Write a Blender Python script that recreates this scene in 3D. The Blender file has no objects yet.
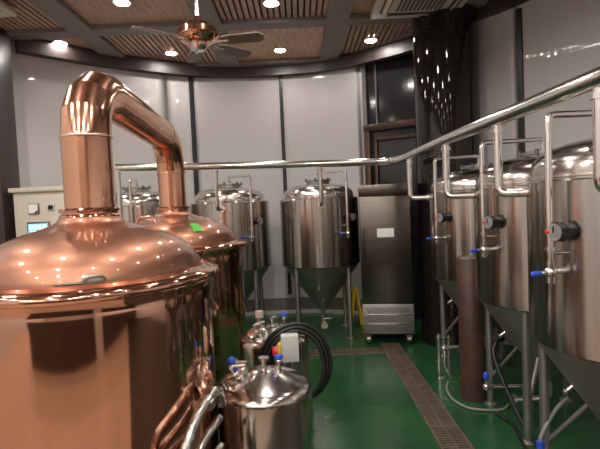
import bpy, bmesh, math, random
from mathutils import Vector, Matrix
random.seed(7)
PI = math.pi
S = bpy.context.scene
C = S.collection

# ------------------------------------------------------------------ materials
def nodemat(name):
    m = bpy.data.materials.new(name); m.use_nodes = True
    nt = m.node_tree; b = nt.nodes['Principled BSDF']
    return m, nt, b

def mat(name, col, rough=0.5, metal=0.0, var=0.0, vscale=6.0, bump=0.0, bscale=40.0, coat=0.0, aniso=0.0, arot=0.0,
        rvar=0.0, stretch=(1, 1, 1), spec=0.5, tangent=False):
    m, nt, b = nodemat(name)
    N, L = nt.nodes, nt.links
    b.inputs['Base Color'].default_value = (*col, 1)
    b.inputs['Roughness'].default_value = rough
    b.inputs['Metallic'].default_value = metal
    b.inputs['Specular IOR Level'].default_value = spec
    if coat:
        b.inputs['Coat Weight'].default_value = coat; b.inputs['Coat Roughness'].default_value = 0.08
    tc = N.new('ShaderNodeTexCoord'); mp = N.new('ShaderNodeMapping'); mp.inputs['Scale'].default_value = stretch
    L.new(tc.outputs['Object'], mp.inputs['Vector'])
    no = N.new('ShaderNodeTexNoise'); no.inputs['Scale'].default_value = vscale; no.inputs['Detail'].default_value = 4
    L.new(mp.outputs['Vector'], no.inputs['Vector'])
    if var:
        r = N.new('ShaderNodeValToRGB')
        r.color_ramp.elements[0].position = 0.3; r.color_ramp.elements[1].position = 0.7
        r.color_ramp.elements[0].color = (*[max(0, c * (1 - var)) for c in col], 1)
        r.color_ramp.elements[1].color = (*[min(1, c * (1 + var)) for c in col], 1)
        L.new(no.outputs['Fac'], r.inputs['Fac']); L.new(r.outputs['Color'], b.inputs['Base Color'])
    if rvar:
        mr = N.new('ShaderNodeMapRange')
        mr.inputs['To Min'].default_value = max(0.02, rough - rvar); mr.inputs['To Max'].default_value = rough + rvar
        L.new(no.outputs['Fac'], mr.inputs['Value']); L.new(mr.outputs['Result'], b.inputs['Roughness'])
    if bump:
        n2 = N.new('ShaderNodeTexNoise'); n2.inputs['Scale'].default_value = bscale; n2.inputs['Detail'].default_value = 2
        L.new(mp.outputs['Vector'], n2.inputs['Vector'])
        bp = N.new('ShaderNodeBump'); bp.inputs['Strength'].default_value = bump; bp.inputs['Distance'].default_value = 0.01
        L.new(n2.outputs['Fac'], bp.inputs['Height']); L.new(bp.outputs['Normal'], b.inputs['Normal'])
    if aniso:
        b.inputs['Anisotropic'].default_value = aniso; b.inputs['Anisotropic Rotation'].default_value = arot
        if tangent:
            t = N.new('ShaderNodeTangent'); t.direction_type = 'RADIAL'; t.axis = 'Z'
            L.new(t.outputs['Tangent'], b.inputs['Tangent'])
    return m

def emit(name, col, s):
    m, nt, b = nodemat(name)
    b.inputs['Base Color'].default_value = (*col, 1)
    b.inputs['Emission Color'].default_value = (*col, 1)
    b.inputs['Emission Strength'].default_value = s
    return m

def wood_mat(name, col, rough=0.5):
    m, nt, b = nodemat(name); N, L = nt.nodes, nt.links
    tc = N.new('ShaderNodeTexCoord'); mp = N.new('ShaderNodeMapping'); mp.inputs['Scale'].default_value = (14, 1.2, 14)
    no = N.new('ShaderNodeTexNoise'); no.inputs['Scale'].default_value = 3; no.inputs['Detail'].default_value = 6
    r = N.new('ShaderNodeValToRGB')
    r.color_ramp.elements[0].color = (*[c * .68 for c in col], 1); r.color_ramp.elements[1].color = (*[c * 1.25 for c in col], 1)
    r.color_ramp.elements[0].position = .3; r.color_ramp.elements[1].position = .7
    L.new(tc.outputs['Object'], mp.inputs['Vector']); L.new(mp.outputs['Vector'], no.inputs['Vector'])
    L.new(no.outputs['Fac'], r.inputs['Fac']); L.new(r.outputs['Color'], b.inputs['Base Color'])
    b.inputs['Roughness'].default_value = rough
    return m

def lacquer_mat(name, col):
    m, nt, b = nodemat(name); N, L = nt.nodes, nt.links
    tc = N.new('ShaderNodeTexCoord'); no = N.new('ShaderNodeTexNoise'); no.inputs['Scale'].default_value = 4
    L.new(tc.outputs['Object'], no.inputs['Vector'])
    bp = N.new('ShaderNodeBump'); bp.inputs['Strength'].default_value = .12; bp.inputs['Distance'].default_value = .02
    L.new(no.outputs['Fac'], bp.inputs['Height']); L.new(bp.outputs['Normal'], b.inputs['Normal'])
    b.inputs['Base Color'].default_value = (*col, 1); b.inputs['Roughness'].default_value = .05
    return m

def panel_mat(name, col):
    # satin wall sheet: faint long horizontal ripples that draw lamp reflections into streaks
    m, nt, b = nodemat(name); N, L = nt.nodes, nt.links
    tc = N.new('ShaderNodeTexCoord'); mp = N.new('ShaderNodeMapping'); mp.inputs['Scale'].default_value = (.5, .5, 5)
    no = N.new('ShaderNodeTexNoise'); no.inputs['Scale'].default_value = 2.2; no.inputs['Detail'].default_value = 2
    L.new(tc.outputs['Object'], mp.inputs['Vector']); L.new(mp.outputs['Vector'], no.inputs['Vector'])
    bp = N.new('ShaderNodeBump'); bp.inputs['Strength'].default_value = .06; bp.inputs['Distance'].default_value = .02
    L.new(no.outputs['Fac'], bp.inputs['Height']); L.new(bp.outputs['Normal'], b.inputs['Coat Normal'])
    b.inputs['Base Color'].default_value = (*col, 1); b.inputs['Roughness'].default_value = .6
    b.inputs['Coat Weight'].default_value = .14; b.inputs['Coat Roughness'].default_value = .03
    return m

M = {}
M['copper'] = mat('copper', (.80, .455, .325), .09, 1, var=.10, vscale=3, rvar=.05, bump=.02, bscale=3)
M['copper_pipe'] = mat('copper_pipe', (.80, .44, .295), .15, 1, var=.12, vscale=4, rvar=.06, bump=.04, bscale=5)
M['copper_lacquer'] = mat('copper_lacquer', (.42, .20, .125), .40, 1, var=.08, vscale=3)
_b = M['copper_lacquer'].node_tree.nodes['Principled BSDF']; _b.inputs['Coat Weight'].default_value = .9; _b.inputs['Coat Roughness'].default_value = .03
M['copper_seam'] = mat('copper_seam', (.85, .62, .48), .25, 1)
M['steel'] = mat('steel', (.52, .49, .455), .18, 1, aniso=.85, arot=.25, tangent=True, var=.18, vscale=3, stretch=(9, 9, .25))
M['steel_dome'] = mat('steel_dome', (.60, .57, .53), .17, 1, var=.06, vscale=3)
M['steel_dull'] = mat('steel_dull', (.38, .365, .34), .5, 1, var=.08, vscale=3)
M['chrome'] = mat('chrome', (.86, .84, .81), .16, 1, bump=.02)
M['steel_flat'] = mat('steel_flat', (.135, .118, .10), .30, 1, var=.15, vscale=4, stretch=(1, 1, 14))
M['dark_steel'] = mat('dark_steel', (.20, .19, .18), .35, 1)
M['black'] = mat('black_plastic', (.015, .014, .014), .4)
M['rubber'] = mat('black_rubber', (.012, .012, .012), .38)
M['blue'] = mat('blue_plastic', (.02, .08, .55), .35)
M['red'] = mat('red_plastic', (.65, .03, .02), .35)
M['yellow'] = mat('yellow_plastic', (.80, .50, .02), .4)
M['white'] = mat('white_plastic', (.75, .74, .70), .4)
M['boxgrey'] = mat('pale_grey_box', (.55, .55, .52), .45)
M['paper'] = mat('paper', (.80, .79, .76), .7)
M['cream'] = mat('cream_enamel', (.58, .54, .44), .4, var=.03)
M['dial'] = mat('dial_face', (.22, .22, .21), .3, var=.3, vscale=40)
M['wall'] = panel_mat('grey_wall_sheet', (.52, .495, .485))
M['wall_dark'] = mat('dark_brown_wall', (.05, .032, .026), .45, var=.2)
M['wall_tan'] = mat('tan_wall', (.30, .24, .20), .6, var=.05)
M['plinth'] = mat('grey_plinth', (.16, .155, .15), .5)
M['baseboard'] = mat('light_baseboard', (.62, .6, .57), .35)
M['seam'] = mat('dark_seam_strip', (.035, .033, .033), .35, metal=.4)
M['floor'] = mat('green_epoxy', (.020, .085, .030), .22, var=.22, vscale=2.5, rvar=.08, bump=.03, bscale=6)
M['added_floor'] = mat('added_dark_floor', (.035, .028, .018), .4, var=.15)
M['tile'] = mat('tan_floor', (.40, .30, .22), .3, var=.06)
M['beam'] = mat('grey_beam_paint', (.20, .175, .17), .55, var=.06)
M['ply'] = wood_mat('brown_ply', (.46, .295, .225))
M['ply_pale'] = wood_mat('brown_ply_pale', (.56, .35, .24))
M['slat'] = wood_mat('brown_slat', (.46, .30, .235))
M['gap'] = mat('slat_gap', (.05, .03, .02), .7)
M['cornice'] = mat('dark_gloss_cornice', (.040, .028, .026), .42)
M['gloss_black'] = lacquer_mat('gloss_black_lacquer', (.014, .010, .010))
M['pillar'] = mat('dark_brown_pillar', (.060, .028, .020), .5, var=.25, vscale=8, bump=.05, bscale=12)
M['glass_dark'] = panel_mat('smoked_glass', (.020, .020, .022)); 
M['glass_dark'].node_tree.nodes['Principled BSDF'].inputs['Roughness'].default_value = .12
M['bronze'] = mat('bronze_frame', (.06, .036, .024), .3, .7, bump=.3, bscale=25)
M['grate'] = mat('drain_steel', (.30, .22, .17), .42, .7, var=.2, vscale=12)
M['pit'] = mat('drain_pit', (.02, .017, .014), .7)
M['ac'] = mat('ac_white', (.60, .54, .46), .5)
M['acdark'] = mat('ac_dark', (.10, .09, .08), .6)
M['screen'] = emit('screen_glow', (.07, .36, .46), .75)
M['glyph'] = emit('screen_digit', (.75, .95, 1.0), 1.6)
M['lamp'] = emit('lamp_glow', (1.0, .94, .89), 108)
M['lampring'] = mat('lamp_ring', (.6, .52, .42), .4)
M['green_tape'] = mat('green_sticker', (.10, .55, .06), .5)
M['fan_blade'] = mat('fan_blade', (.14, .11, .095), .4, var=.2)
M['foil'] = mat('crumpled_steel', (.6, .58, .55), .2, 1, bump=1, bscale=28)
M['hoseclear'] = mat('pale_hose', (.22, .22, .20), .35)
M['beige'] = mat('beige_plastic', (.50, .42, .33), .5)

# ------------------------------------------------------------------ mesh helpers
class MB:
    def __init__(s): s.bm = bmesh.new()
    def box(s, c, d, rot=None, bevel=0.0):
        r = bmesh.ops.create_cube(s.bm, size=1)
        vs = r['verts']
        mt = Matrix.Translation(c) @ (rot.to_4x4() if rot is not None else Matrix()) @ Matrix.Diagonal((*d, 1))
        bmesh.ops.transform(s.bm, matrix=mt, verts=vs)
        if bevel:
            es = list({e for v in vs for e in v.link_edges})
            bmesh.ops.bevel(s.bm, geom=es, offset=bevel, segments=2, affect='EDGES', profile=.5)
        return s
    def lathe(s, prof, c=(0, 0, 0), seg=48, axis=None):
        q = Matrix.Translation(c)
        if axis is not None:
            q = q @ Vector((0, 0, 1)).rotation_difference(Vector(axis)).to_matrix().to_4x4()
        rings = []
        for r, z in prof:
            if r < 1e-5:
                rings.append([s.bm.verts.new(q @ Vector((0, 0, z)))])
            else:
                rings.append([s.bm.verts.new(q @ Vector((r * math.cos(2 * PI * k / seg), r * math.sin(2 * PI * k / seg), z))) for k in range(seg)])
        for a, b in zip(rings[:-1], rings[1:]):
            if len(a) == 1 and len(b) == 1: continue
            for k in range(seg):
                k2 = (k + 1) % seg
                if len(a) == 1: s.bm.faces.new((a[0], b[k2], b[k]))
                elif len(b) == 1: s.bm.faces.new((a[k], a[k2], b[0]))
                else: s.bm.faces.new((a[k], a[k2], b[k2], b[k]))
        return s
    def cyl(s, a, b, r, r2=None, seg=20):
        a, b = Vector(a), Vector(b); h = (b - a).length
        r2 = r if r2 is None else r2
        return s.lathe([(0, 0), (r, 0), (r2, h), (0, h)], a, seg, (b - a) / h)
    def sphere(s, c, r, sc=(1, 1, 1)):
        v = bmesh.ops.create_uvsphere(s.bm, u_segments=16, v_segments=10, radius=r)['verts']
        bmesh.ops.transform(s.bm, matrix=Matrix.Translation(c) @ Matrix.Diagonal((*sc, 1)), verts=v)
        return s
    def tube(s, pts, r, fil=0.0, seg=14, closed=False, cap=True):
        pts = [Vector(p) for p in pts]
        if fil: pts = fillet(pts, fil)
        n = len(pts); rings = []; prev = None
        for i, p in enumerate(pts):
            if closed: t = pts[(i + 1) % n] - pts[i - 1]
            elif i == 0: t = pts[1] - p
            elif i == n - 1: t = p - pts[-2]
            else: t = (pts[i + 1] - p).normalized() + (p - pts[i - 1]).normalized()
            t.normalize()
            if prev is None:
                u = t.orthogonal().normalized()
            else:
                u = prev - t * prev.dot(t)
                u = u.normalized() if u.length > 1e-6 else t.orthogonal().normalized()
            prev = u; w = t.cross(u)
            rr = r(i / (n - 1)) if callable(r) else r
            rings.append([s.bm.verts.new(p + (u * math.cos(2 * PI * k / seg) + w * math.sin(2 * PI * k / seg)) * rr) for k in range(seg)])
        pr = list(zip(rings[:-1], rings[1:]))
        if closed: pr.append((rings[-1], rings[0]))
        for a, b in pr:
            for k in range(seg):
                s.bm.faces.new((a[k], a[(k + 1) % seg], b[(k + 1) % seg], b[k]))
        if cap and not closed:
            s.bm.faces.new(list(reversed(rings[0]))); s.bm.faces.new(rings[-1])
        return s
    def torus(s, c, R, r, axis=(0, 0, 1), n=48, seg=10):
        q = Vector((0, 0, 1)).rotation_difference(Vector(axis)).to_matrix()
        return s.tube([Vector(c) + q @ Vector((R * math.cos(2 * PI * k / n), R * math.sin(2 * PI * k / n), 0)) for k in range(n)], r, seg=seg, closed=True)
    def prism(s, poly, z0, z1):
        lo = [s.bm.verts.new((x, y, z0)) for x, y in poly]; hi = [s.bm.verts.new((x, y, z1)) for x, y in poly]
        n = len(poly)
        s.bm.faces.new(list(reversed(lo))); s.bm.faces.new(hi)
        for k in range(n): s.bm.faces.new((lo[k], lo[(k + 1) % n], hi[(k + 1) % n], hi[k]))
        return s
    def build(s, name, m, parent=None, flat=False, angle=38):
        bmesh.ops.recalc_face_normals(s.bm, faces=s.bm.faces[:])
        me = bpy.data.meshes.new(name); s.bm.to_mesh(me); s.bm.free()
        if not flat:
            me.shade_smooth(); me.set_sharp_from_angle(angle=math.radians(angle))
        me.materials.append(M[m] if isinstance(m, str) else m)
        o = bpy.data.objects.new(name, me); C.objects.link(o)
        if parent is not None: o.parent = parent
        return o

def fillet(pts, r, n=6):
    out = [pts[0]]
    for a, b, c in zip(pts[:-2], pts[1:-1], pts[2:]):
        d1, d2 = (a - b), (c - b)
        l = min(r, d1.length * .48, d2.length * .48)
        p, q = b + d1.normalized() * l, b + d2.normalized() * l
        for k in range(n + 1):
            t = k / n
            out.append(p * (1 - t) ** 2 + b * 2 * t * (1 - t) + q * t * t)
    out.append(pts[-1]); return out

def spline(pts, n=10):
    pts = [Vector(p) for p in pts]; P = [pts[0] * 2 - pts[1]] + pts + [pts[-1] * 2 - pts[-2]]
    out = []
    for i in range(1, len(P) - 2):
        a, b, c, d = P[i - 1:i + 3]
        for k in range(n):
            t = k / n
            out.append(.5 * ((2 * b) + (c - a) * t + (2 * a - 5 * b + 4 * c - d) * t * t + (3 * b - a - 3 * c + d) * t ** 3))
    out.append(pts[-1]); return out

def tag(o, label, cat, group=None):
    o['label'] = label; o['category'] = cat
    if group: o['group'] = group
    return o
def thing(name, label, cat, loc=(0, 0, 0), rz=0, group=None):
    o = bpy.data.objects.new(name, None); C.objects.link(o); o.empty_display_size = .1
    o.location = loc; o.rotation_euler = (0, 0, rz)
    return tag(o, label, cat, group)
def struct(o): o['kind'] = 'structure'; return o

def dup(root, loc, rz, label):
    r = root.copy(); C.objects.link(r); r.location = loc; r.rotation_euler = (0, 0, rz); r['label'] = label
    for ch in list(root.children):
        c = ch.copy(); C.objects.link(c); c.parent = r
        for g in ch.children:
            d = g.copy(); C.objects.link(d); d.parent = c
    return r

# ------------------------------------------------------------------ camera
PITCH, ROLL = math.radians(2.55), math.radians(2.5)
cam = bpy.data.cameras.new('camera'); co = bpy.data.objects.new('camera', cam); C.objects.link(co)
cam.sensor_width = 36; cam.lens = 36 * 460 / 600; cam.clip_start = .05
co.matrix_world = Matrix.Translation((0, 0, 1.68)) @ Matrix.Rotation(PI / 2 - PITCH, 4, 'X') @ Matrix.Rotation(-ROLL, 4, 'Z')
S.camera = co

# ------------------------------------------------------------------ room
CEIL = 3.75
back_pts = [(-3.30, 5.58), (-2.58, 6.24), (-1.62, 6.86), (-.81, 7.06), (.10, 7.06), (.55, 6.92), (.99, 6.72)]
glass_pts = [(.99, 6.72), (1.80, 6.20)]
right_pts = [(1.95, 5.60), (2.05, 5.39), (2.34, 5.01), (2.62, 4.50), (2.85, 3.90), (2.98, 3.2), (3.0, 2.4), (3.0, -7.2)]

def wall_strip(name, m, pts, z0, z1, th=.1, inward=False):
    pts = [Vector((*p, 0)) for p in pts]
    off = []
    for i, p in enumerate(pts):
        t = (pts[min(i + 1, len(pts) - 1)] - pts[max(i - 1, 0)]).normalized()
        nrm = Vector((-t.y, t.x, 0))                     # points out of the room
        off.append(p + nrm * (th if not inward else -th))
    poly = [(p.x, p.y) for p in pts] + [(p.x, p.y) for p in reversed(off)]
    b = MB(); n = len(pts)
    for i in range(n - 1):
        q = [poly[i], poly[i + 1], poly[2 * n - 2 - i], poly[2 * n - 1 - i]]
        b.prism(q, z0, z1)
    bmesh.ops.remove_doubles(b.bm, verts=b.bm.verts[:], dist=1e-5)
    return struct(b.build(name, m, angle=30))

sb = [tuple(v[:2]) for v in spline([(x, y, 0) for x, y in back_pts], 8)]
sr = [tuple(v[:2]) for v in spline([(x, y, 0) for x, y in right_pts[1:-1]], 8)] + [right_pts[-1]]
wall_strip('wall_back', 'wall', sb, 0, 3.9)
wall_strip('wall_right', 'wall', sr, 0, 3.9)
wall_strip('wall_left', 'wall', [(-3.8, -7.2), (-3.8, 5.0), (-3.30, 5.58)], 0, 3.9)
wall_strip('wall_rear', 'wall_tan', [(3.0, -7.2), (-3.8, -7.2)], 0, 3.9)
wall_strip('baseboard_back', 'baseboard', sb, .0, .05, .05, True)
wall_strip('trim_1', 'plinth', sb, .05, .24, .03, True)
wall_strip('trim_2', 'cornice', sb, 3.62, 3.80, .13, True)
wall_strip('trim_3', 'cornice', [(.99, 6.72), (1.45, 6.36), (1.80, 6.0), (2.05, 5.39)], 3.62, 3.80, .13, True)
wall_strip('trim_4', 'cornice', sr, 3.66, 3.80, .13, True)
# vertical seam strips on the wall sheets
def seam(n, pts, px, py):
    b = MB(); i = min(range(len(pts)), key=lambda k: (pts[k][0] - px) ** 2 + (pts[k][1] - py) ** 2)
    a, c = pts[max(i - 1, 0)], pts[min(i + 1, len(pts) - 1)]
    an = math.atan2(c[1] - a[1], c[0] - a[0])
    b.box((px, py, 1.96), (.055, .05, 3.32), Matrix.Rotation(an, 3, 'Z'))
    struct(b.build('trim_%d' % n, 'seam', flat=True))
def on(pts, x):
    for a, c in zip(pts[:-1], pts[1:]):
        if (a[0] - x) * (c[0] - x) <= 0 and a[0] != c[0]:
            t = (x - a[0]) / (c[0] - a[0]); return a[1] + (c[1] - a[1]) * t
seam(5, sb, -1.53, on(sb, -1.53)); seam(6, sb, -.20, on(sb, -.20)); seam(7, sr, 2.40, on(sr, 2.40) - .0); seam(12, sr, 2.97, 3.3)

# smoked glass corner with a bronze door frame below
wp = glass_pts; wd = Vector((wp[1][0] - wp[0][0], wp[1][1] - wp[0][1], 0)); wl = wd.length; wa = math.atan2(wd.y, wd.x)
wr = Matrix.Rotation(wa, 3, 'Z'); wc = Vector((wp[0][0], wp[0][1], 0))
def wpt(u, n, z): return wc + wr @ Vector((u, n, z))
win = struct(MB().box(wpt(wl / 2, .06, 3.26), (wl, .04, .98), wr).build('window_1', 'glass_dark', flat=True))
b = MB()
for u in (.03, wl - .03): b.box(wpt(u, .03, 3.26), (.06, .10, .98), wr)
b.box(wpt(.20, .03, 3.26), (.025, .06, .98), wr)
b.build('window_frame', 'dark_steel', win, flat=True)
door = struct(MB().box(wpt(wl / 2, .07, 1.38), (wl - .02, .04, 2.76), wr).build('door_1', 'glass_dark', flat=True))
b = MB()
for u in (.05, wl - .05): b.box(wpt(u, .02, 1.36), (.09, .12, 2.72), wr, .01)
b.box(wpt(wl / 2, .02, 2.72), (wl, .12, .10), wr, .01)
for u in (.16, wl - .16): b.box(wpt(u, .04, 1.3), (.05, .07, 2.55), wr, .008)
b.box(wpt(wl / 2, .04, 2.55), (wl - .3, .07, .05), wr, .008)
b.build('door_frame', 'bronze', door)
struct(MB().prism([(1.80, 6.20), (1.95, 6.3), (2.25, 5.45), (2.05, 5.39)], 0, 3.9).build('wall_corner', 'wall_dark', flat=True))

# floor: green epoxy in the brewing area, unseen tan floor behind, invented for copper reflections
struct(MB().prism([(-3.9, 4.36), (-1.575, 2.5), (3.1, 2.5), (3.1, 7.5), (-3.9, 7.5)], -.1, 0).build('floor', 'floor', flat=True))
struct(MB().prism([(-3.9, -7.3), (3.1, -7.3), (3.1, -1.24), (-3.9, 4.36)], -.1, 0).build('floor_rear', 'tile', flat=True))

struct(MB().prism([(-1.575, 2.5), (3.1, -1.24), (3.1, 2.5)], -.1, 0).build('floor_added', 'added_floor', flat=True))  # unseen dark area, added to darken what the near kettle reflects
# ceiling: deck, coffer beams, timber infill
struct(MB().box((-.4, 0, 3.93), (7.6, 15.2, .06)).build('ceiling', 'ply', flat=True))
bx = [-3.84, -2.40, -.92, .53, 1.98, 3.0]; by = [-7.15, -6.17, -4.72, -3.27, -1.82, -.37, 1.08, 2.53, 3.98, 5.42, 6.9]
b = MB()
for x in bx: b.box((x, -.1, 3.82), (.26, 14.2, .14))
for y in by: b.box((-.4, y, 3.822), (7.0, .20, .138))
struct(b.build('trim_8', 'beam', flat=True))
for i in range(5):
    for j in range(len(by) - 1):
        x0, x1, y0, y1 = bx[i] + .12, bx[i + 1] - .12, by[j] + .09, by[j + 1] - .09
        slat = (i + j) % 2 == 0
        b = MB()
        if slat:
            w = .045; k = x0 + .02
            while k < x1 - .02:
                b.box((k + w / 2, (y0 + y1) / 2, 3.815), (w, y1 - y0, .035)); k += w + .022
            o = struct(b.build('ceiling_slats', 'slat', flat=True))
            b2 = MB().box(((x0 + x1) / 2, (y0 + y1) / 2, 3.86), (x1 - x0, y1 - y0, .02)); b2.build('backing', 'gap', o, flat=True)
        else:
            b.box(((x0 + x1) / 2, (y0 + y1) / 2, 3.825), (x1 - x0, y1 - y0, .03))
            struct(b.build('ceiling_panel', 'ply_pale' if (i == 2 and j == len(by) - 2) else 'ply', flat=True))

# pillars (part of the building)
def pillar(n, c, r, m, z0=0, z1=3.86):
    return struct(MB().lathe([(0, z0), (r * 1.0, z0), (r, z1), (0, z1)], (c[0], c[1], 0), 56).build('pillar', m))
pillar(9, (1.75, 5.36), .36, 'gloss_black')
tag(MB().lathe([(0, 0), (.10, 0), (.10, 1.17), (.094, 1.18), (0, 1.18)], (1.385, 3.78, 0), 40).build('brown_post', 'pillar'), 'thick dark brown round post on the floor between the right-hand tanks', 'post')
struct(MB().box((-3.42, 5.22, 1.9), (.36, .36, 3.8), None, .02).build('pillar', 'cornice'))
# light pilaster and dark counters behind the camera, added for the copper reflections
struct(MB().box((.22, -.50, .55), (.30, .32, 1.1)).build('pillar', 'wall', flat=True))

struct(MB().box((-1.2, -.55, .55), (2.5, .30, 1.1)).build('wall_counter_added', 'wall_dark', flat=True))
struct(MB().box((1.7, -.55, .55), (2.6, .30, 1.1)).build('wall_counter_added', 'wall_dark', flat=True))
# ------------------------------------------------------------------ ceiling fittings
LG = 'round downlights in the ceiling'
lights = [((-1.70, 4.75), 'round downlight above the near copper elbow, cut by the photo top'),
          ((-.20, 4.92), 'round downlight in the slatted panel right of the fan, at photo top'),
          ((-2.86, 5.78), 'round downlight leftmost in the ceiling, over the cream cabinet'),
          ((-1.64, 6.33), 'round downlight just below the left fan blade, near the back wall'),
          ((-.17, 6.40), 'round downlight in the pale plywood panel right of the fan'),
          ((1.04, 6.17), 'round downlight at right, between smoked glass corner and white vent')]
zl = 3.797
l0 = None
for (x, y), lab in lights:
    if l0 is None:
        l0 = thing('downlight', lab, 'ceiling light', (x, y, zl), 0, LG)
        MB().lathe([(.070, .0), (.070, -.006), (.084, -.012), (.095, -.006), (.095, .012), (.070, .012)]).build('trim_ring', 'lampring', l0)
        MB().lathe([(0, -.010), (.036, -.012), (.068, -.002), (.068, .008), (0, .008)]).build('lamp', 'lamp', l0)
    else: dup(l0, (x, y, zl), 0, lab)
# the rest of the same downlight grid, out of frame overhead and behind
def lampobj(x, y, e=26):
    d = bpy.data.lights.new('downlamp', 'SPOT'); d.energy = e; d.shadow_soft_size = .045; d.color = (1, .945, .89)
    d.spot_size = math.radians(165); d.spot_blend = .4
    o = bpy.data.objects.new('downlamp', d); C.objects.link(o); o.location = (x, y, 3.74)
for x in (-3.1, -1.66, -.19, 1.25):
    for y in (3.25, 1.8, .35, -1.1, -2.55, -4.0, -5.45, -6.7):
        lampobj(x, y, (11 if y > 0 else 16) if x > 1 else 26)

def cassette(c, lab):
    t = thing('air_conditioner', lab, 'air vent', (c[0], c[1], 3.75))
    MB().box((0, 0, -.02), (.95, .95, .06), None, .012).build('panel', 'ac', t)
    for k, (dx, dy) in enumerate(((0, 1), (0, -1), (1, 0), (-1, 0))):
        MB().box((dx * .36, dy * .36, -.052), ((.62 if dx == 0 else .09), (.62 if dy == 0 else .09), .012), None, .003).build('vent_slot', 'acdark', t)
        rot = Matrix.Rotation(.5 * (dy or -dx), 3, 'X' if dx == 0 else 'Y')
        MB().box((dx * .36, dy * .36, -.064), ((.60 if dx == 0 else .05), (.60 if dy == 0 else .05), .006), rot).build('louvre', 'ac', t)
    b = MB()
    for q in range(-5, 6): b.box((q * .045, 0, -.056), (.02, .5, .012))
    b.build('intake_grille', 'acdark', t)
cassette((1.36, 4.76), 'square white ceiling vent unit at right, above the black pillar')
cassette((-3.24, 4.29), 'square white ceiling vent unit in the far left corner of the ceiling')

fan = thing('ceiling_fan', 'copper ceiling fan with dark blades hanging over the copper pipe', 'ceiling fan', (-.79, 3.95, 3.12))
MB().cyl((0, 0, .12), (0, 0, .60), .016).build('rod', 'chrome', fan)
MB().lathe([(0, .69), (.05, .69), (.07, .66), (.05, .58), (.02, .55), (0, .55)]).build('ceiling_cup', 'copper_pipe', fan)
MB().lathe([(0, .17), (.03, .17), (.04, .12), (.12, .10), (.168, .055), (.172, .01), (.145, -.03), (.09, -.055), (0, -.055)]).build('motor_housing', 'copper', fan)
lk = MB().lathe([(0, -.05), (.07, -.05), (.075, -.08), (.05, -.11), (0, -.115)]).build('hub_cap', 'chrome', fan)
for a in (354, 46, 106, 222):
    q = Matrix.Rotation(math.radians(a), 4, 'Z')
    b = MB(); tw = Matrix.Rotation(-.22, 3, 'X')
    poly = [(.20, -.045), (.28, -.06), (.52, -.068), (.56, -.03), (.56, .03), (.52, .068), (.28, .06), (.20, .045)]
    b.prism(poly, -.006, .006)
    bmesh.ops.transform(b.bm, matrix=q @ Matrix.Translation((0, 0, -.035)) @ tw.to_4x4(), verts=b.bm.verts[:])
    bl = b.build('blade', 'fan_blade', fan)
    b = MB().tube([(.10, 0, -.03), (.16, 0, -.045), (.26, 0, -.042)], .012, .02)
    bmesh.ops.transform(b.bm, matrix=q, verts=b.bm.verts[:])
    b.build('blade_bracket', 'chrome', bl)

# ------------------------------------------------------------------ copper kettles
def kettle(loc, lab):
    t = thing('copper_kettle', lab, 'brewing kettle', loc, 0, 'copper brewing kettles')
    MB().lathe([(0, .18), (.50, .18), (.58, .22), (.60, .28), (.60, 1.22), (.605, 1.27), (.60, 1.285), (.615, 1.31), (.615, 1.335), (.59, 1.345), (.56, 1.34)], seg=96).build('vessel_body', 'copper', t, angle=50)
    MB().lathe([(.615, 1.318), (.635, 1.322), (.648, 1.335), (.650, 1.352), (.638, 1.366), (.60, 1.375), (.565, 1.385), (.555, 1.375)], seg=96).build('rim_flange', 'copper', t, angle=60)
    prof = spline([(.55, 0, 1.375), (.543, 0, 1.41), (.515, 0, 1.465), (.46, 0, 1.517), (.385, 0, 1.558), (.30, 0, 1.589), (.225, 0, 1.612), (.17, 0, 1.634), (.142, 0, 1.665)], 5)
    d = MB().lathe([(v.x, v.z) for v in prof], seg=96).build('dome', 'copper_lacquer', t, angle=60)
    MB().lathe([(.11, 1.655), (.143, 1.655), (.148, 1.664), (.144, 1.674), (.135, 1.677), (.135, 1.683), (.144, 1.686), (.147, 1.697), (.140, 1.706), (.11, 1.706)], seg=64).build('neck_flange', 'copper', d, angle=50)
    for a in (30, 120, 210, 300):
        x, y = .45 * math.cos(math.radians(a)), .45 * math.sin(math.radians(a))
        MB().cyl((x, y, 0), (x, y, .2), .04).build('leg', 'steel_dull', t)
    return t
k1 = kettle((-1.09, 2.40, 0), 'large copper brewing kettle in the left foreground, nearest the camera')
k2 = kettle((-1.135, 4.15, 0), 'second copper brewing kettle, farther back, with a green sticker on its dome')
k1['label'] = 'large copper brewing kettle in the left foreground, nearest the camera'
# near kettle: small steel latch on the front of the dome rim
b = MB()
b.box((.045, -.585, 1.405), (.07, .03, .018), Matrix.Rotation(.08, 3, 'Z'), .004)
b.tube([(.0, -.60, 1.40), (.02, -.61, 1.425), (.07, -.60, 1.425), (.085, -.575, 1.405)], .008, .015)
lt = b.build('latch', 'steel_dull', k1)
lt['label'] = 'small steel latch'
lt.rotation_euler.z = math.radians(20)
MB().box((-.045, -.588, 1.399), (.12, .014, .010), Matrix.Rotation(-.09, 3, 'Z'), .003).build('latch_bar', 'dark_steel', lt)
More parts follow.
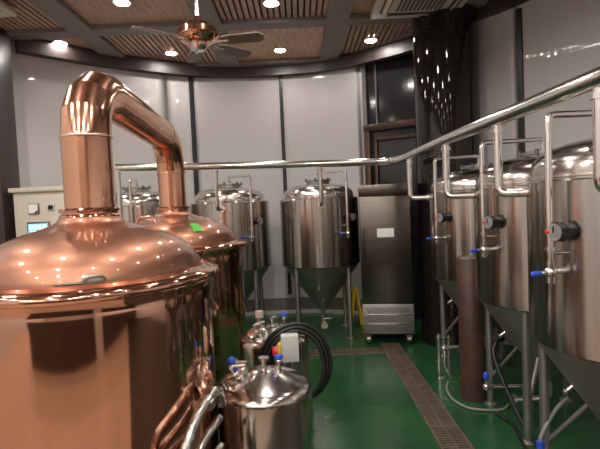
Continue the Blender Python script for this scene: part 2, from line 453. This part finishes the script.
# far kettle: hatch bracket and green sticker
def on_dome(a, r, z): return (r * math.cos(math.radians(a)), r * math.sin(math.radians(a)), z)
b = MB(); b.tube([(-.26, -.24, 1.54), (-.22, -.27, 1.62), (-.09, -.30, 1.63), (-.06, -.32, 1.555)], .012, .02)
b.lathe([(0, 0), (.10, 0), (.11, .012), (.10, .022), (0, .028)], (-.15, -.30, 1.530), 32, (-.25, -.55, .8))
b.build('hatch', 'copper', k2)
gs = MB(); a0 = math.radians(-52)
gp = []
for i in range(5):
    for j in range(4):
        a = a0 + (i - 2) * .045
        r, z = [(.495, 1.487), (.465, 1.513), (.430, 1.534), (.395, 1.553)][j]
        gp.append(gs.bm.verts.new(((r + .003) * math.cos(a), (r + .003) * math.sin(a), z + .004 + .006 * ((i * 7 + j * 3) % 3) / 3)))
for i in range(4):
    for j in range(3):
        gs.bm.faces.new((gp[i * 4 + j], gp[i * 4 + j + 1], gp[i * 4 + j + 5], gp[i * 4 + j + 4]))
st = gs.build('sticker', 'green_tape', k2); st['label'] = 'green sticker'

vp = thing('copper_vapour_pipe', 'thick copper vapour pipe arching between the necks of both kettles', 'copper pipe', (-1.085, 2.40, 1.705))
def vmit(seg_pts, r=.13):
    return MB().tube(seg_pts, r, seg=48)
zt = .655  # axis height above the near neck
P0, P1 = Vector((0, 0, 0)), Vector((-.05, 1.75, 0))
dz = -.06
dirv = Vector((-.05, 1.75, dz)).normalized()
def arc(c, d0, d1, R, n):   # points of a bend from direction d0 to d1
    out = []
    for k in range(n + 1):
        a = PI / 2 * k / n
        out.append(c + d0 * (R * math.sin(a)) + d1 * (R * (1 - math.cos(a))))
    return out
up = Vector((0, 0, 1))
Rb = .28
e1 = arc(Vector((0, 0, zt - Rb)), up, dirv, Rb, 4)
e2 = [P1 + up * (zt + dz) - dirv * Rb + (p) for p in [dirv * (Rb * math.sin(PI / 2 * k / 4)) - up * (Rb * (1 - math.cos(PI / 2 * k / 4))) for k in range(5)]]
RP = .122
MB().tube([(0, 0, .002), (0, 0, .36)], RP, seg=56).build('riser', 'copper_pipe', vp)
MB().tube([Vector((0, 0, .37))] + e1 + [e1[-1] + dirv * .05], RP, seg=56, cap=False).build('near_elbow', 'copper_pipe', vp, angle=12)
MB().tube([e1[-1] + dirv * .05, e2[0] - dirv * .02], RP - .002, seg=56, cap=False).build('crossover', 'copper_pipe', vp)
MB().tube([e2[0] - dirv * .02] + e2[:] + [P1 + up * .30], RP, seg=56, cap=False).build('far_elbow', 'copper_pipe', vp, angle=14)
MB().tube([P1 + up * .30, P1 + up * .002], RP - .002, seg=56).build('downpipe', 'copper_pipe', vp)
for c, a in ((Vector((0, 0, .365)), up), (P1 + up * .30, up)):
    MB().lathe([(RP - .004, -.008), (RP + .005, -.006), (RP + .007, 0), (RP + .005, .006), (RP - .004, .008)], c, 56, a).build('seam_ring', 'copper_seam', vp)

# ------------------------------------------------------------------ cream control cabinet
cab = thing('control_cabinet', 'cream control cabinet with lit screen behind the near kettle', 'control cabinet', (-2.78, 5.12, 0))
MB().box((0, .12, .98), (.74, .30, 1.93), None, .008).build('body', 'cream', cab)
MB().box((0, .11, 1.965), (.80, .36, .05), None, .008).build('top_cap', 'cream', cab)
MB().box((.02, -.035, 1.0), (.66, .02, 1.78), None, .006).build('door_panel', 'cream', cab)
m_ = MB().box((-.135, -.055, 1.755), (.115, .03, .115), None, .006).build('meter', 'dark_steel', cab)
MB().box((-.135, -.071, 1.755), (.098, .008, .098)).build('meter_face', 'paper', m_, flat=True)
MB().prism([(0, 0), (.035, 0), (.035, .03)], 0, .004).build('meter_corner', 'black', m_, flat=True).matrix_basis = Matrix.Translation((-.122, -.0752, 1.708)) @ Matrix.Rotation(PI / 2, 4, 'X')
sw = MB().box((.055, -.05, 1.765), (.07, .02, .07), None, .005).build('selector_switch', 'boxgrey', cab)
b = MB().cyl((.055, -.058, 1.765), (.055, -.08, 1.765), .024); b.box((.055, -.086, 1.765), (.014, .018, .046), Matrix.Rotation(.7, 3, 'Y'))
b.build('switch_knob', 'black', sw)
sc_ = MB().box((-.095, -.055, 1.515), (.245, .03, .19), None, .006).build('screen_bezel', 'dark_steel', cab)
MB().box((-.095, -.071, 1.515), (.215, .006, .15)).build('screen', 'screen', sc_, flat=True)
b = MB()
segs = {'0': (1, 1, 1, 0, 1, 1, 1), '8': (1,) * 7, '5': (1, 1, 0, 1, 0, 1, 1), '2': (1, 0, 1, 1, 1, 0, 1), '3': (1, 0, 1, 1, 0, 1, 1), '6': (1, 1, 0, 1, 1, 1, 1)}
def digit(ch, x, z, w, h):
    t = .18 * w
    s_ = segs[ch]
    for on_, (dx, dz, hw, hh) in zip(s_, ((0, h / 2, w, t), (-w / 2, h / 4, t, h / 2), (w / 2, h / 4, t, h / 2), (0, 0, w, t), (-w / 2, -h / 4, t, h / 2), (w / 2, -h / 4, t, h / 2), (0, -h / 2, w, t))):
        if on_: b.box((x + dx, -.0755, z + dz), (hw, .003, hh))
for k, ch in enumerate('8058'): digit(ch, -.17 + k * .05, 1.553, .028, .042)
for k, ch in enumerate('2635'): digit(ch, -.17 + k * .05, 1.49, .028, .042)
b.build('screen_digits', 'glyph', sc_, flat=True)

# ------------------------------------------------------------------ fermenters
def fermenter(loc, rz, lab, R, arm, gau, grp, back=False):
    tang = back
    t = thing('fermenter', lab, 'fermenter tank', loc, rz, grp)
    def pol(deg, r, z):   # deg measured from the tank's front (-Y) towards its right (+X)
        a = math.radians(deg); return Vector((r * math.sin(a), -r * math.cos(a), z))
    MB().lathe([(R - .02, .90), (R, .915), (R, 1.735), (R - .006, 1.742), (R - (.07 if back else .018), 1.742)], seg=72).build('shell', 'steel', t)
    rd = R - (.055 if back else .015); dh = .165 if back else .185
    prof = [(rd, 1.735), (rd, 1.77)] + [(rd * math.cos(a * PI / 24) ** .8, 1.77 + dh * math.sin(a * PI / 24) ** .8) for a in range(1, 12)] + [(0, 1.77 + dh)]
    dm = MB().lathe(prof, seg=72).build('dome_top', 'steel_dome', t, angle=60)
    MB().lathe([(rd, 1.752), (rd + .009, 1.755), (rd + .009, 1.764), (rd, 1.767)], seg=72).build('weld_ring', 'chrome', dm)
    MB().lathe([(R - .015, .905), (R * .5, .585), (.055, .325), (.05, .31)], seg=72).build('cone', 'steel_dull', t)
    # manway and top fittings
    b = MB().lathe([(.0, 1.982), (.14, 1.98), (.158, 1.974), (.158, 1.962), (.145, 1.958), (.145, 1.90)], seg=40)
    mw = b.build('manway', 'steel_dull', t)
    for k in range(6):
        a = k * PI / 3 + .3
        MB().cyl((.16 * math.cos(a), .16 * math.sin(a), 1.952), (.16 * math.cos(a), .16 * math.sin(a), 1.992), .013, seg=10).build('clamp_nut', 'dark_steel', mw)
    # spray arm: up from the dome, over and down the outside to a valve
    p0 = Vector((.0, 0, 1.985))
    arm_r = R + .075
    pts = [p0, Vector((0, 0, 2.07)), pol(arm, arm_r, 2.04), pol(arm, arm_r, 1.33)]
    MB().tube(pts, .0165, .035).build('spray_pipe', 'chrome', t)
    b = MB().lathe([(0, -.0), (.03, 0), (.03, .02), (0, .02)], p0 - Vector((0, 0, .004)), 16)
    b.build('pipe_clamp', 'chrome', t)
    MB().lathe([(.0165, -.008), (.026, -.008), (.026, .008), (.0165, .008)], pol(arm, arm_r, 1.42), 16).build('pipe_clamp', 'chrome', t)
    pv = pol(arm, arm_r, 1.31)
    b = MB().cyl(pv + Vector((0, 0, .05)), pv + Vector((0, 0, -.05)), .022, seg=14).sphere(pv, .030)
    b.cyl(pv, pol(arm, R, 1.31), .014, seg=12)
    va = b.build('valve', 'chrome', t)
    MB().cyl(pol(arm, arm_r, 1.40), pol(arm + 4, R, 1.40), .010, seg=10).build('standoff', 'chrome', t)
    rad = pol(arm, 1, 0).normalized(); tn = Vector((-rad.y, rad.x, 0))
    dv = (-tn if tang else rad)
    MB().cyl(pv + dv * .02, pv + dv * .07, .010, seg=10).build('valve_stem', 'chrome', va)
    b = MB().cyl(pv + dv * .065, pv + dv * .105, .012, .014, seg=12); b.sphere(pv + dv * .105, .014)
    b.build('valve_handle', 'blue', va)
    # thermometer with black housing
    g0, g1, g2 = pol(gau, R - .01, 1.50), pol(gau, R + .045, 1.50), pol(gau, R + .085, 1.50)
    b = MB().cyl(g0, g1, .038, seg=8); b.cyl(g1, g2, .050, .046, seg=8)
    th = b.build('thermometer', 'black', t)
    n = pol(gau, 1, 0)
    MB().cyl(g2 - n * .002, g2 + n * .004, .041, seg=24).build('dial', 'dial', th)
    MB().sphere(g2 + n * .006 + Vector((n.y, -n.x, 0)) * .030, .010).build('red_knob', 'red', th)
    MB().box(g2 + n * .006 + Vector((0, 0, .012)), (.005, .005, .03), None).build('pointer', 'black', th)
    b = MB().cyl((0, 0, .35), (0, 0, .20), .032, seg=16)
    b.tube([(0, 0, .22), (0, 0, .165), (0, -.12, .165), (0, -.26, .165)], .022, .04)
    b.lathe([(.022, -.012), (.042, -.012), (.042, .012), (.022, .012)], (0, -.26, .165), 16, (0, -1, 0))
    ol = b.build('outlet_pipe', 'chrome', t)
    b = MB().sphere((0, -.16, .165), .036); b.cyl((0, -.16, .18), (0, -.16, .22), .012)
    b.box((.05, -.16, .225), (.12, .02, .012), None, .004)
    b.build('outlet_valve', 'chrome', ol)
    cp = pol(-10, .29, .66)
    b = MB().cyl(cp, cp + pol(-10, .035, -.03), .011, seg=12); b.sphere(cp + pol(-10, .035, -.03), .014)
    b.build('cone_tap', 'chrome', t)
    for a in (45, 135, 225, 315):
        p = pol(a, R - .05, 0)
        b = MB().cyl(p + Vector((0, 0, .02)), p + Vector((0, 0, .91)), .027, seg=18)
        lg = b.build('leg', 'steel_dull', t)
        MB().lathe([(0, 0), (.05, 0), (.05, .012), (.02, .03), (0, .03)], p, 18).build('foot', 'steel_dull', lg)
        q = pol(a, R - .28, .52)
        if not back: MB().cyl(p + Vector((0, 0, .22)), q, .014, seg=10).build('brace', 'steel_dull', lg)
    return t
BG = 'fermenters along the back wall'; RG = 'fermenters in the right-hand row'
fermenter((.25, 5.90, 0), 0, 'steel cone-bottom fermenter at the back, just left of the tall fridge', .50, 33, 41, BG, True)
fermenter((-.89, 5.93, 0), 0, 'steel cone-bottom fermenter at the back, half hidden by the far copper kettle', .50, 34, 45, BG, True)
fermenter((-2.03, 5.80, 0), .0, 'steel fermenter at the back, glimpsed between the two copper pipe legs', .48, 12, 20, BG, True)
fermenter((1.77, 4.50, 0), -PI / 2, 'steel fermenter farthest back in the right-hand row, next to the fridge', .48, 25, 30, RG)
fermenter((1.78, 3.34, 0), -PI / 2, 'middle steel fermenter of the right-hand row, behind the brown pillar', .48, 20, 25, RG)
fermenter((1.685, 2.33, 0), -PI / 2, 'nearest steel fermenter at the right edge, with the largest dial', .48, 20, 23, RG)

# ------------------------------------------------------------------ overhead stainless pipe
rail = thing('overhead_pipe', 'long stainless overhead pipe running above the tanks and up to the right', 'steel pipe', (0, 0, 2.13))
MB().tube([(-1.97, 5.02, .03), (-.9, 5.18, .015), (.3, 5.32, .0), (1.10, 5.40, 0), (1.15, 5.0, 0), (1.16, 3.66, 0), (1.19, 2.70, 0), (1.23, 1.2, 0)], .041, .22, seg=24).build('main_pipe', 'chrome', rail)
def drop(top, pts, r=.026):
    o = MB().tube([top] + pts, r, .05, seg=18).build('drop_pipe', 'chrome', rail)
    e = Vector(pts[-1]); d = (e - Vector(([top] + pts)[-2])).normalized()
    b = MB().lathe([(r, -.012), (r + .014, -.012), (r + .014, .012), (r, .012)], e - d * .02, 18, d)
    b.build('clamp', 'chrome', o)
    b = MB().lathe([(r, -.012), (r + .010, -.012), (r + .010, .012), (r, .012)], Vector(top) + Vector((0, 0, -.07)), 18, (0, 0, 1))
    b.build('clamp', 'chrome', o)
drop((-1.95, 5.02, .03), [(-1.95, 5.02, -.62)])
drop((-.92, 5.18, .015), [(-.92, 5.19, -.47), (-.90, 5.44, -.47)], .022)
drop((.26, 5.32, .0), [(.26, 5.32, -.47), (.25, 5.41, -.47)], .022)
drop((1.15, 4.75, 0), [(1.15, 4.75, -.44), (1.335, 4.69, -.44)])
drop((1.165, 3.62, 0), [(1.165, 3.62, -.44), (1.36, 3.49, -.44)])
drop((1.19, 2.74, 0), [(1.19, 2.74, -.44), (1.36, 2.62, -.44)])
drop((1.22, 1.86, 0), [(1.22, 1.86, -.44), (1.42, 1.96, -.44)])

# ------------------------------------------------------------------ upright fridge
fr = thing('upright_fridge', 'tall stainless upright fridge on castors beside the black pillar', 'fridge', (.975, 5.27, 0), math.radians(-9))
W, D_ = .585, .45
MB().box((0, D_ / 2 + .02, 1.0), (W, D_, 1.73), None, .006).build('body', 'steel_flat', fr)
MB().box((0, .0, 1.80), (W, .05, .13), None, .006).build('top_fascia', 'steel_flat', fr)
dd = MB().box((0, -.005, 1.11), (W - .01, .05, 1.24), None, .01).build('door', 'steel_flat', fr)
MB().box((-W / 2 + .045, -.034, 1.16), (.028, .016, .42), None, .005).build('handle', 'black', dd)
MB().box((.0, -.032, 1.31), (.19, .004, .10)).build('note', 'paper', dd, flat=True)
gr = MB().box((0, .0, .31), (W, .04, .35), None, .006).build('louvre_panel', 'steel_dull', fr)
for r_ in range(3):
    b = MB()
    for k in range(16):
        b.box((-.23 + k * .0305, -.021, 415e-3 - r_ * .105), (.010, .006, .07), Matrix.Rotation(-.5, 3, 'Y'))
    b.build('louvre_row', 'acdark', gr, flat=True)
b = MB()
for z in (.36, .255): b.box((0, -.024, z), (.52, .012, .012), None, .003)
b.build('louvre_ribs', 'steel_dome', gr)
for sx in (-1, 1):
    for y in (.05, D_ - .03):
        x = sx * (W / 2 - .06)
        cs = MB().box((x, y, .105), (.07, .07, .012)).box((x - .022, y, .075), (.006, .05, .06)).box((x + .022, y, .075), (.006, .05, .06)).build('castor', 'steel_dull', fr)
        MB().cyl((x - .02, y, .055), (x + .02, y, .055), .055, seg=24).build('wheel', 'dark_steel', cs)

# ------------------------------------------------------------------ floor drain
dr = thing('floor_drain', 'long slotted drain channel along the green floor, running toward the fridge', 'floor drain', (0, 0, 0))
def drain(par, x0, x1, y0, y1, along):
    MB().box(((x0 + x1) / 2, (y0 + y1) / 2, .002), (x1 - x0, y1 - y0, .004)).build('channel', 'pit', par, flat=True)
    b = MB()
    for xx in (x0, x1): b.box((xx, (y0 + y1) / 2, .006), (.014, y1 - y0, .012))
    for yy in (y0, y1): b.box(((x0 + x1) / 2, yy, .006), (x1 - x0, .014, .012))
    b.build('frame', 'grate', par, flat=True)
    b = MB()
    if along == 'Y':
        b.box(((x0 + x1) / 2, (y0 + y1) / 2, .008), (.012, y1 - y0, .008))
        n = int((y1 - y0) / .032)
        for k in range(n):
            w = .03 if k % 24 == 0 else .014
            b.box(((x0 + x1) / 2, y0 + (k + .5) * .032, .007), (x1 - x0, w, .008))
    else:
        n = int((x1 - x0) / .032)
        for k in range(n): b.box((x0 + (k + .5) * .032, (y0 + y1) / 2, .007), (.014, y1 - y0, .008))
        b.box(((x0 + x1) / 2, (y0 + y1) / 2, .008), (x1 - x0, .012, .008))
    b.build('grate', 'grate', par, flat=True)
drain(dr, .885, 1.085, 2.52, 5.30, 'Y')
d2 = thing('floor_drain', 'crosswise drain channel in front of the back fermenters', 'floor drain', (0, 0, 0))
drain(d2, -.75, .87, 5.02, 5.17, 'X')

# ------------------------------------------------------------------ small foreground vessels
def small_tank(loc, rz, lab, capped):
    t = thing('pressure_tank', lab, 'small steel tank', loc, rz, 'small steel tanks standing between kettle and drain')
    prof = spline([(.262, 0, .58), (.262, 0, .645), (.258, 0, .675), (.238, 0, .70), (.20, 0, .72), (.14, 0, .745), (.08, 0, .768), (.05, 0, .776)], 5)
    MB().lathe([(.0, .10), (.2, .10), (.262, .16), (.262, .58)], seg=64).build('shell', 'steel_dome', t)
    tp = MB().lathe([(v.x, v.z) for v in prof] + [(0, .778)], seg=64).build('top', 'steel_dome', t, angle=60)
    for a in (40, 160, 280):
        x, y = .2 * math.cos(math.radians(a)), .2 * math.sin(math.radians(a))
        MB().cyl((x, y, 0), (x, y, .16), .022).build('leg', 'steel_dull', t)
    # tilted fill cap with a clamp
    ax = Vector((-.42, -.16, .9)).normalized(); c = Vector((-.135, -.03, .705))
    cp = MB().lathe([(0, .075), (.05, .075), (.068, .068), (.072, .055), (.072, .03), (.06, .028), (.06, -.03)], c, 32, ax).build('fill_cap', 'chrome', t)
    b = MB()
    for k in range(12):
        a = k * PI / 6; q = Vector((0, 0, 1)).rotation_difference(ax).to_matrix()
        b.cyl(c + q @ Vector((.072 * math.cos(a), .072 * math.sin(a), .032)), c + q @ Vector((.072 * math.cos(a), .072 * math.sin(a), .062)), .009, seg=8)
    b.build('cap_ribs', 'chrome', cp)
    b = MB().tube([c + ax * .075, c + ax * .12, c + ax * .12 + Vector((.09, 0, .01))], .010, .02)
    b.build('cap_lever', 'chrome', cp)
    # centre port and small valves
    b = MB().cyl((.0, 0, .77), (0, 0, .83), .016, seg=14).lathe([(.016, 0), (.03, 0), (.03, .014), (.016, .014)], (0, 0, .825), 16)
    b.build('centre_port', 'chrome', t)
    v = MB().cyl((.085, -.02, .75), (.085, -.02, .82), .012).sphere((.085, -.02, .82), .02).build('valve', 'chrome', t)
    MB().lathe([(0, .02), (.02, .02), (.024, .01), (.024, 0), (0, 0)], (.085, -.02, .835), 18).build('valve_cap', 'blue', v)
    if capped:
        w = MB().cyl((-.06, .12, .74), (-.06, .12, .82), .018).build('stub', 'chrome', t)
        MB().lathe([(0, .05), (.03, .048), (.034, .04), (.034, 0), (0, 0)], (-.06, .12, .82), 20).build('stub_cap', 'beige', w)
    else:
        v2 = MB().cyl((-.165, .06, .69), (-.165, .06, .80), .012).sphere((-.165, .06, .80), .02).cyl((-.165, .06, .80), (-.10, .05, .80), .009).build('valve', 'chrome', t)
        MB().sphere((-.185, .05, .81), .024).build('valve_cap', 'blue', v2)
    return t
small_tank((-.235, 2.52, 0), 0, 'small domed steel tank in the foreground, nearest the camera', False)
small_tank((-.235, 3.45, 0), .5, 'second small steel tank, behind the grey switch box and hose', True)

# switch box on a steel post
bxp = thing('switch_box', 'pale grey switch box with red and yellow rotary switch on a post', 'switch box', (-.10, 2.95, 0))
MB().cyl((0, .02, .0), (0, .02, .70), .016).build('post', 'chrome', bxp)
MB().lathe([(0, 0), (.06, 0), (.06, .01), (.016, .02), (0, .02)], (0, .02, 0), 20).build('foot', 'chrome', bxp)
MB().box((0, 0, .752), (.112, .075, .172), Matrix.Rotation(.06, 3, 'Z'), .006).build('box', 'boxgrey', bxp)
y_ = MB().box((-.066, -.005, .735), (.022, .06, .10), None, .004).build('switch_plate', 'yellow', bxp)
b = MB().cyl((-.075, -.005, .735), (-.102, -.005, .735), .026, seg=20).box((-.108, -.005, .735), (.014, .016, .058), None, .003)
b.build('switch_knob', 'red', y_)
# bright steel bend beside the box
MB().tube([(-.14, 3.05, .60), (-.155, 3.05, .72), (-.12, 3.06, .80), (-.06, 3.08, .81)], .022, .05, seg=18).build('conduit', 'chrome', bxp).location = (.09, -3.02, .0)

# black hose coil hung over the post
b = MB(); hp = []
for k in range(0, 3 * 48 + 1):
    a = -PI * .55 + 2 * PI * k / 48; lap = k / 48
    rx, rz = .175 + .026 * lap, .235 + .016 * lap - .02 * (1 if math.sin(a) < 0 else 0)
    hp.append((-.065 + rx * math.cos(a), 3.085 + .036 * (lap - 1.5) + .02 * math.sin(a * 2), .585 + rz * math.sin(a)))
b.tube(hp, .0135, seg=12)
tag(b.build('hose', 'rubber'), 'black rubber hose coiled in loops around the grey switch box', 'hose')

# bright pipework and pump left of the front tank
pm = thing('transfer_pump', 'shiny steel transfer pump and pipes between near kettle and small tank', 'pump', (-.555, 1.98, 0))
MB().box((.0, -.18, .05), (.16, .42, .04), None, .01).build('base', 'dark_steel', pm)
MB().cyl((0, -.10, .30), (0, -.34, .30), .075, seg=28).build('motor', 'steel_dull', pm)
for yy in (-.30, -.16): MB().box((0, yy, .145), (.10, .03, .17)).build('bracket', 'dark_steel', pm)
b = MB().lathe([(0, -.04), (.085, -.04), (.09, -.02), (.09, .03), (.07, .04), (0, .04)], (0, -.06, .30), 32, (0, -1, 0))
b.build('pump_head', 'chrome', pm)
MB().tube([(.0, -.06, .36), (.0, -.05, .60), (.045, .10, .73), (.115, .24, .80), (.125, .28, .70)], .026, .06, seg=20).build('pipe', 'foil', pm)
MB().tube([(.0, -.06, .36), (.03, -.03, .52), (.06, .08, .60), (.125, .22, .66)], .020, .06, seg=20).build('pipe', 'foil', pm)
MB().tube([(.03, -.02, .32), (.04, -.02, .46), (.07, .06, .50), (.13, .20, .53)], .018, .05, seg=18).build('pipe', 'foil', pm)
MB().lathe([(.026, -.012), (.044, -.012), (.044, .012), (.026, .012)], (.075, .16, .760), 18, (.42, .83, .4)).build('clamp', 'chrome', pm)
MB().lathe([(.026, -.012), (.044, -.012), (.044, .012), (.026, .012)], (.0, -.055, .50), 18).build('clamp', 'chrome', pm)

# ------------------------------------------------------------------ floor fittings on the right
vm = thing('valve_manifold', 'chrome valve manifold with upright tubes on the floor left of the brown pillar', 'valve', (1.24, 4.22, 0))
MB().tube([(0, 0, .0), (0, 0, .42)], .017).build('upright', 'chrome', vm)
MB().tube([(.10, .03, .0), (.10, .03, .40)], .014).build('upright', 'chrome', vm)
MB().tube([(-.01, 0, .28), (.33, .06, .28)], .020).build('cross_pipe', 'chrome', vm)
b = MB().sphere((.05, .0, .28), .034).cyl((.05, 0, .28), (.05, 0, .37), .011).box((.06, -.005, .375), (.11, .018, .012))
b.build('valve', 'chrome', vm)
for zz in (.16, .38): MB().lathe([(.017, 0), (.03, 0), (.03, .016), (.017, .016)], (0, 0, zz), 14).build('clamp', 'chrome', vm)
MB().tube([(.05, -.02, .26), (.03, -.05, .14), (.07, -.06, .06), (.11, -.05, .012)], .010, .03).build('drain_tail', 'chrome', vm)
MB().lathe([(0, 0), (.04, 0), (.04, .008), (0, .01)], (0, 0, 0), 16).build('foot', 'chrome', vm)

sp = thing('stub_pipe', 'horizontal chrome pipe with blue handled valve right of the brown pillar base', 'pipe', (1.40, 3.58, 0))
MB().tube([(-.02, -.02, .18), (.36, -.02, .17)], .017).build('pipe', 'chrome', sp)
v = MB().sphere((.01, -.02, .18), .030).cyl((.01, -.02, .18), (.01, -.02, .25), .012).build('valve', 'chrome', sp)
MB().sphere((.01, -.02, .265), .024, (1, 1, 1.5)).build('valve_handle', 'blue', v)
MB().tube([(.36, -.02, .32), (.36, -.02, .0)], .022).build('upright', 'steel_dull', sp)

b = MB().tube(spline([(1.60, 3.66, .53), (1.53, 3.63, .51), (1.49, 3.60, .43), (1.50, 3.50, .29), (1.50, 3.3, .16), (1.50, 3.08, .05), (1.53, 2.95, .018), (1.60, 2.7, .018), (1.75, 2.62, .018)], 8), .016, seg=12)
tag(b.build('hose', 'rubber'), 'dark hose arching down behind the stub pipe to the floor under the tanks', 'hose')
b = MB().tube(spline([(1.535, 2.66, .47), (1.46, 2.64, .425), (1.38, 2.61, .345), (1.34, 2.60, .28), (1.335, 2.60, .25)], 8), .011, seg=12)
b.bm.verts.ensure_lookup_table()
h2 = b.build('hose', 'hoseclear'); tag(h2, 'grey hose sloping from the nearest right tank cone to a floor valve', 'hose')
fv = thing('floor_valve', 'chrome floor valve with blue collar at the bottom right', 'valve', (1.335, 2.60, 0))
MB().cyl((0, 0, 0), (0, 0, .215), .018).sphere((0, 0, .14), .034).cyl((-.02, 0, .14), (.09, 0, .14), .016).lathe([(0, 0), (.05, 0), (.05, .01), (0, .01)]).build('body', 'chrome', fv)
MB().cyl((0, 0, .215), (0, 0, .25), .022, seg=16).build('collar', 'blue', fv)
b = MB().tube(spline([(1.28, 4.10, .012), (1.22, 3.95, .012), (1.20, 3.75, .012), (1.26, 3.58, .012), (1.38, 3.52, .012), (1.52, 3.52, .012), (1.60, 3.6, .012)], 8), .010, seg=10)
tag(b.build('hose', 'hoseclear'), 'thin pale hose curving on the green floor around the brown pillar', 'hose')
b = MB().tube(spline([(1.44, 3.46, .014), (1.48, 3.25, .014), (1.42, 2.95, .014), (1.46, 2.7, .014), (1.62, 2.5, .014)], 8), .013, seg=10)
tag(b.build('hose', 'rubber'), 'black hose lying on the floor beneath the right-hand tanks', 'hose')

# folded yellow floor sign by the fridge
ys = thing('floor_sign', 'yellow folding floor sign standing left of the fridge', 'floor sign', (.70, 6.12, 0), 1.62)
for s_ in (-1, 1):
    b = MB()
    for xx in (-.09, .09): b.cyl((xx, s_ * .085, .0), (xx * .55, s_ * .01, .53), .014, seg=10)
    b.box((0, s_ * .044, .29), (.14, .008, .30), Matrix.Rotation(s_ * .14, 3, 'X'))
    b.build('panel', 'yellow', ys)
MB().cyl((-.06, 0, .53), (.06, 0, .53), .016, seg=10).build('hinge', 'yellow', ys)

# ------------------------------------------------------------------ world and view
w = bpy.data.worlds.new('world'); S.world = w; w.use_nodes = True
w.node_tree.nodes['Background'].inputs['Color'].default_value = (.02, .018, .016, 1)
S.view_settings.view_transform = 'Standard'; S.view_settings.look = 'None'
S.view_settings.gamma = 1; S.view_settings.exposure = 0.95; S.view_settings.use_curve_mapping = False
